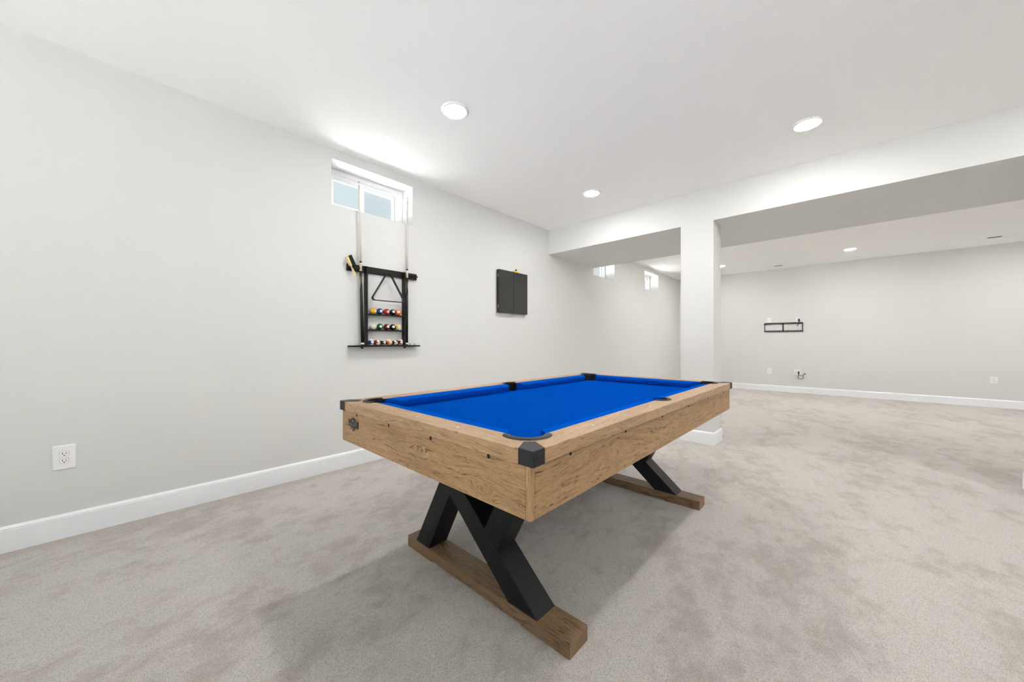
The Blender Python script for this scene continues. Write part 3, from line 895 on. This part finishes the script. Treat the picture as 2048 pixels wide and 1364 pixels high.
def numeral(s, size):
    cu = bpy.data.curves.new('numeral', 'FONT'); cu.body = s; cu.size = size; cu.align_x = 'CENTER'; cu.align_y = 'CENTER'
    cu.offset = 0.0005; cu.resolution_u = 3
    o = bpy.data.objects.new('numeral', cu); COL.objects.link(o)
    bpy.context.view_layer.update()
    me = bpy.data.meshes.new_from_object(o.evaluated_get(bpy.context.evaluated_depsgraph_get()))
    bpy.data.objects.remove(o); bpy.data.curves.remove(cu)
    R = BR + 0.0004
    for v in me.vertices:
        y, z = v.co.x, v.co.y
        p = Vector((math.sqrt(max(1e-9, R * R - y * y - z * z)), y, z)); v.co = p
    me.materials.clear(); me.materials.append(M['ink'])
    return me
def ball(num, col, y, ztop, lab, stripe=False, rot=(0, 0, 0), colname=''):
    key = 'ball_%s_%s' % (colname, stripe)
    me = ball_me.copy(); me.materials.append(ball_mat('ball_' + colname + ('_stripe' if stripe else ''), col, stripe))
    o = bpy.data.objects.new('billiard_ball', me); COL.objects.link(o)
    o.location = (0.0295, y, ztop + BR + 0.0002); o.rotation_euler = rot
    tag(o, lab, 'ball', 'billiard balls on the rack')
    if num:
        d = bpy.data.objects.new('number_disc', disc_me); COL.objects.link(d); d.parent = o
        n = bpy.data.objects.new('numeral', numeral(num, 0.0150 if len(num) == 1 else 0.0125)); COL.objects.link(n); n.parent = d
    return o
YEL, BLU, RED, PUR, ORG = (0.78, 0.44, 0.010), (0.004, 0.022, 0.24), (0.46, 0.020, 0.010), (0.012, 0.012, 0.022), (0.80, 0.17, 0.010)
GRN, MAR, BLK = (0.004, 0.12, 0.030), (0.115, 0.008, 0.012), (0.006, 0.006, 0.006)
DGRN = (0.015, 0.055, 0.020)
rd = math.radians
T1, T2, T3 = 1.3495, 1.2075, 1.0630
Y5 = (1.5230, 1.5840, 1.6520, 1.7130, 1.7730)
Y5 = tuple(y + 0.027 for y in Y5)
Y6 = (1.5290, 1.5875, 1.6470, 1.7060, 1.7645, 1.8230)
ball('1', YEL, Y5[0], T1, 'solid yellow ball on the top ball shelf', rot=(0, rd(5), rd(25)), colname='yellow')
ball('2', BLU, Y5[1], T1, 'solid blue ball on the top ball shelf', rot=(rd(20), rd(-2), rd(2)), colname='blue')
ball('3', RED, Y5[2], T1, 'solid red ball on the top ball shelf', rot=(rd(25), rd(0), rd(6)), colname='red')
ball('4', PUR, Y5[3], T1, 'very dark solid ball on the top ball shelf, between red and orange', rot=(rd(10), rd(-10), rd(-6)), colname='purple')
ball('5', ORG, Y5[4], T1, 'solid orange ball on the top ball shelf', rot=(0, rd(-14), rd(-25)), colname='orange')
ball('', (0.70, 0.66, 0.56), Y5[0], T2, 'plain cream cue ball on the middle ball shelf', colname='cream')
ball('6', GRN, Y5[1], T2, 'solid green ball on the middle ball shelf', rot=(rd(5), rd(-4), rd(-4)), colname='green')
ball('7', MAR, Y5[2], T2, 'solid maroon ball on the middle ball shelf', rot=(rd(40), rd(-4), rd(6)), colname='maroon')
ball('8', BLK, Y5[3], T2, 'solid black ball on the middle ball shelf', rot=(0, rd(-4), rd(-10)), colname='black')
ball('9', YEL, Y5[4], T2, 'yellow striped ball on the middle ball shelf', True, (rd(-6), rd(-22), rd(-12)), 'yellow')
ball('10', BLU, Y6[0], T3, 'blue striped ball at the left end of the bottom row', True, (0, rd(-2), 0), 'blue')
ball('11', RED, Y6[1], T3, 'red striped ball on the bottom shelf', True, (rd(8), rd(-24), rd(-4)), 'red')
ball('12', PUR, Y6[2], T3, 'dark striped ball on the bottom shelf, between red and orange', True, (rd(4), 0, rd(-2)), 'purple')
ball('13', ORG, Y6[3], T3, 'orange striped ball on the bottom shelf', True, (rd(22), rd(-20), rd(-4)), 'orange')
ball('14', DGRN, Y6[4], T3, 'dark green striped ball on the bottom shelf', True, (rd(25), rd(-26), rd(-20)), 'dark_green')
ball('15', MAR, Y6[5], T3, 'maroon striped ball at the right end of the bottom row', True, (0, rd(0), rd(-6)), 'maroon')

# chalk
for i, (y, lab) in enumerate(((1.9235, 'small pale chalk cube on the bottom shelf beside the right cue'), (1.9710, 'small pale chalk cube near the right end of the bottom shelf'))):
    c = thing('chalk_cube', lab, 'chalk', (0.040, y, 1.0632), 'chalk cubes')
    obj('cube_body', newbox(-0.0095, 0.0095, -0.0095, 0.0095, 0, 0.017), M['chalk'], c, bevel=0.0015)
    bm = bmesh.new(); cyl(bm, (0.0085, 0, 0.011), (0.0100, 0, 0.011), 0.0045, n=16); obj('worn_dimple', bm, M['dark_gap'], c)

# ------------------------------------------------------------------ dark wall cabinet
CX0, CX1, CZ0, CZ1 = 3.1635, 3.7049, 1.4660, 2.0050
cab = thing('dart_cabinet', 'square black two door dartboard cabinet hung on the left wall', 'cabinet', (0, (CX0 + CX1) / 2, CZ0))
ym = (CX0 + CX1) / 2
def cbx(name, x0, x1, y0, y1, z0, z1, mat, par=cab, bevel=0.001):
    return obj(name, newbox(x0, x1, y0 - ym, y1 - ym, z0 - CZ0, z1 - CZ0), M[mat], par, bevel=bevel)
cbx('body', 0.0005, 0.0280, CX0, CX1 - 0.0005, CZ0 + 0.001, CZ1 - 0.001, 'board_side')
cbx('inner_rebate', 0.0280, 0.0335, CX0 + 0.006, CX1 - 0.006, CZ0 + 0.006, CZ1 - 0.006, 'liner')
for a, b, hy in ((CX0, ym - 0.0030, CX0), (ym + 0.0030, CX1, CX1)):
    dr = cbx('door', 0.0335, 0.0485, a, b, CZ0, CZ1, 'board')
    for z in (CZ0 + 0.055, CZ1 - 0.095):
        cbx('hinge', 0.0240, 0.0375, hy - 0.0012, hy + 0.0012, z, z + 0.042, 'steel', dr, 0.0004)
tl = thing('marker_tool', 'small yellow tool with a black knob lying on top of the dark cabinet', 'tool', (0.032, 3.487, CZ1))
bm = bmesh.new()
box(bm, -0.012, 0.012, -0.050, 0.046, 0.0, 0.013); box(bm, -0.008, 0.010, -0.020, 0.030, 0.013, 0.022)
obj('tool_body', bm, M['yellow'], tl, bevel=0.003)
bm = bmesh.new(); cyl(bm, (0.0, 0.006, 0.021), (0.0, 0.006, 0.026), 0.004, n=12); bmesh.ops.create_uvsphere(bm, u_segments=18, v_segments=12, radius=0.0125, matrix=Matrix.Translation((0, 0.006, 0.034)))
obj('knob', bm, M['liner'], tl)

# ------------------------------------------------------------------ outlets
def outlet(loc, rz, w, h, lab, kind='duplex'):
    """plate in its own XZ plane facing -Y, centre at the origin"""
    t = thing('wall_outlet' if kind != 'blank' else 'cable_plate', lab, 'outlet', loc, 'wall plates', (0, 0, rz))
    bm = bmesh.new()
    vs = box(bm, -w/2, w/2, -0.0062, -0.0003, -h/2, h/2)
    for v in bm.verts:
        if v.co.y < -0.003: v.co.x *= 1 - 0.007 / w; v.co.z *= 1 - 0.007 / h
    p = obj('wall_plate', bm, M['plate'], t, bevel=0.0012)
    xs = [0.0] if kind in ('duplex', 'blank') else [-0.024, 0.024]
    for cx in xs:
        if kind == 'blank':
            bm = bmesh.new(); cyl(bm, (0, -0.0050, 0), (0, -0.0120, 0), 0.0048, n=16); obj('jack', bm, M['steel'], t)
            continue
        for s in (1, -1):
            bm = bmesh.new(); P = []
            for k in range(24):
                a = 2 * PI * k / 24
                P.append((max(-0.0165, min(0.0165, 0.0185 * math.cos(a))), 0.0140 * max(-1, min(1, 1.25 * math.sin(a)))))
            prism(bm, P, lambda a, b: (cx + a, -0.0055, s * 0.0195 + b), lambda a, b: (cx + a, -0.0085, s * 0.0195 + b))
            r = obj('receptacle', bm, M['plate'], t, bevel=0.0006)
            bm = bmesh.new(); z = s * 0.0195 + 0.0025
            box(bm, cx - 0.0078, cx - 0.0050, -0.0089, -0.0080, z - 0.0045, z + 0.0045)
            box(bm, cx + 0.0052, cx + 0.0076, -0.0089, -0.0080, z - 0.0038, z + 0.0038)
            cyl(bm, (cx, -0.0080, z - 0.0105), (cx, -0.0089, z - 0.0105), 0.0028, n=12)
            obj('slots', bm, M['dark_gap'], r)
            # dark seam where the receptacle meets the plate
            bm = bmesh.new()
            prism(bm, [(a * 1.05, b * 1.06) for a, b in P], lambda a, b: (cx + a, -0.0058, s * 0.0195 + b), lambda a, b: (cx + a, -0.0064, s * 0.0195 + b))
            obj('seam', bm, M['steel'], r)
        bm = bmesh.new(); cyl(bm, (cx, -0.005, 0), (cx, -0.0072, 0), 0.003, n=12); obj('screw', bm, M['plate'], t)
    return t
outlet((0.0, -0.2280, 0.4485), -PI / 2 + PI, 0.084, 0.135, 'white duplex outlet on the left wall nearest the viewer')
outlet((0.0, 9.2810, 0.4500), -PI / 2 + PI, 0.084, 0.125, 'white outlet on the left wall beyond the beam')
outlet((1.9400, YF, 1.6000), 0, 0.078, 0.115, 'white plate above the left end of the wall bracket', 'blank')
outlet((2.4650, YF, 1.5900), 0, 0.080, 0.125, 'white outlet with a black plug above the bracket')
outlet((1.9400, YF, 0.4460), 0, 0.080, 0.130, 'white outlet low on the far wall under the bracket\'s left end')
outlet((2.4430, YF, 0.4480), 0, 0.116, 0.120, 'wide white double outlet with the coiled black cable', 'double')
outlet((5.0400, YF, 0.4550), 0, 0.080, 0.118, 'white outlet low on the far wall at the right')

# black plug and lead over the bracket
pl = thing('power_plug', 'black plug with a short lead hanging over the wall bracket', 'cable', (2.470, YF - 0.010, 1.585))
bm = bmesh.new(); box(bm, -0.0140, 0.0140, -0.026, 0.0015, -0.034, 0.024)
obj('plug_body', bm, M['liner'], pl, bevel=0.005)
bm = bmesh.new(); tube(bm, [(0.004, -0.020, -0.030), (0.010, -0.024, -0.045), (0.006, -0.030, -0.070), (-0.006, -0.034, -0.095), (-0.022, -0.036, -0.120), (-0.034, -0.037, -0.138)], 0.0065, 10)
obj('lead', bm, M['liner'], pl)
pl2 = thing('coiled_cable', 'black cable coiled in a loop hanging from the low outlet', 'cable', (2.470, YF - 0.010, 0.448))
bm = bmesh.new(); box(bm, -0.018, 0.004, -0.026, 0.0015, -0.034, 0.016)
obj('plug_body', bm, M['liner'], pl2, bevel=0.004)
cc = Vector((0.030, -0.026, -0.102))
bm = bmesh.new()
pts = [(-0.006, -0.022, -0.034), (-0.006, -0.026, -0.046)]
for k in range(61):
    a = math.radians(118 + 360 * 2.12 * k / 60); r = 0.044 + 0.003 * math.sin(k * 0.9)
    pts.append((cc.x + r * 1.06 * math.cos(a), cc.y - 0.006 * math.sin(k * 0.35), cc.z + r * 0.92 * math.sin(a)))
tube(bm, pts, 0.0042, 8)
obj('coil', bm, M['liner'], pl2)
bm = bmesh.new()
tube(bm, [(cc.x + 0.030, cc.y, cc.z + 0.030), (0.072, -0.028, -0.050), (0.084, -0.030, -0.041)], 0.0038, 8); tube(bm, [(0.084, -0.030, -0.041), (0.112, -0.032, -0.018)], 0.0085, 10)
obj('cable_end', bm, M['liner'], pl2)

# ------------------------------------------------------------------ screen bracket on the far wall
br = thing('wall_bracket', 'black slotted metal screen mounting bracket on the far wall', 'bracket', (1.8505, YF, 1.3300))
BW, BH, YD = 0.6860, 0.2030, -0.018
def bar_slotted(z0, z1, slots_low):
    bm = bmesh.new(); hgt = z1 - z0
    za, zb = (z0 + 0.007, z0 + 0.017) if slots_low else (z1 - 0.017, z1 - 0.007)
    box(bm, 0, BW, YD, YD + 0.003, z0, za); box(bm, 0, BW, YD, YD + 0.003, zb, z1)
    n = 20; p = BW / n
    for k in range(n + 1):
        x = k * p
        box(bm, max(0, x - 0.0065), min(BW, x + 0.0065), YD, YD + 0.003, za, zb)
    e = z1 if not slots_low else z1
    box(bm, 0, BW, YD + 0.003, -0.0005, (z1 - 0.004) if slots_low else z0, z1 if slots_low else z0 + 0.004)
    return bm
obj('rail', bar_slotted(BH - 0.034, BH, True), M['liner'], br)
obj('rail', bar_slotted(0.0, 0.034, False), M['liner'], br)
for x0, x1 in ((0, 0.014), (BW - 0.014, BW), (BW/2 - 0.011, BW/2 + 0.011)):
    obj('upright', newbox(x0, x1, YD - 0.002, YD + 0.001, 0.0005, BH - 0.0005), M['liner'], br, bevel=0.0008)
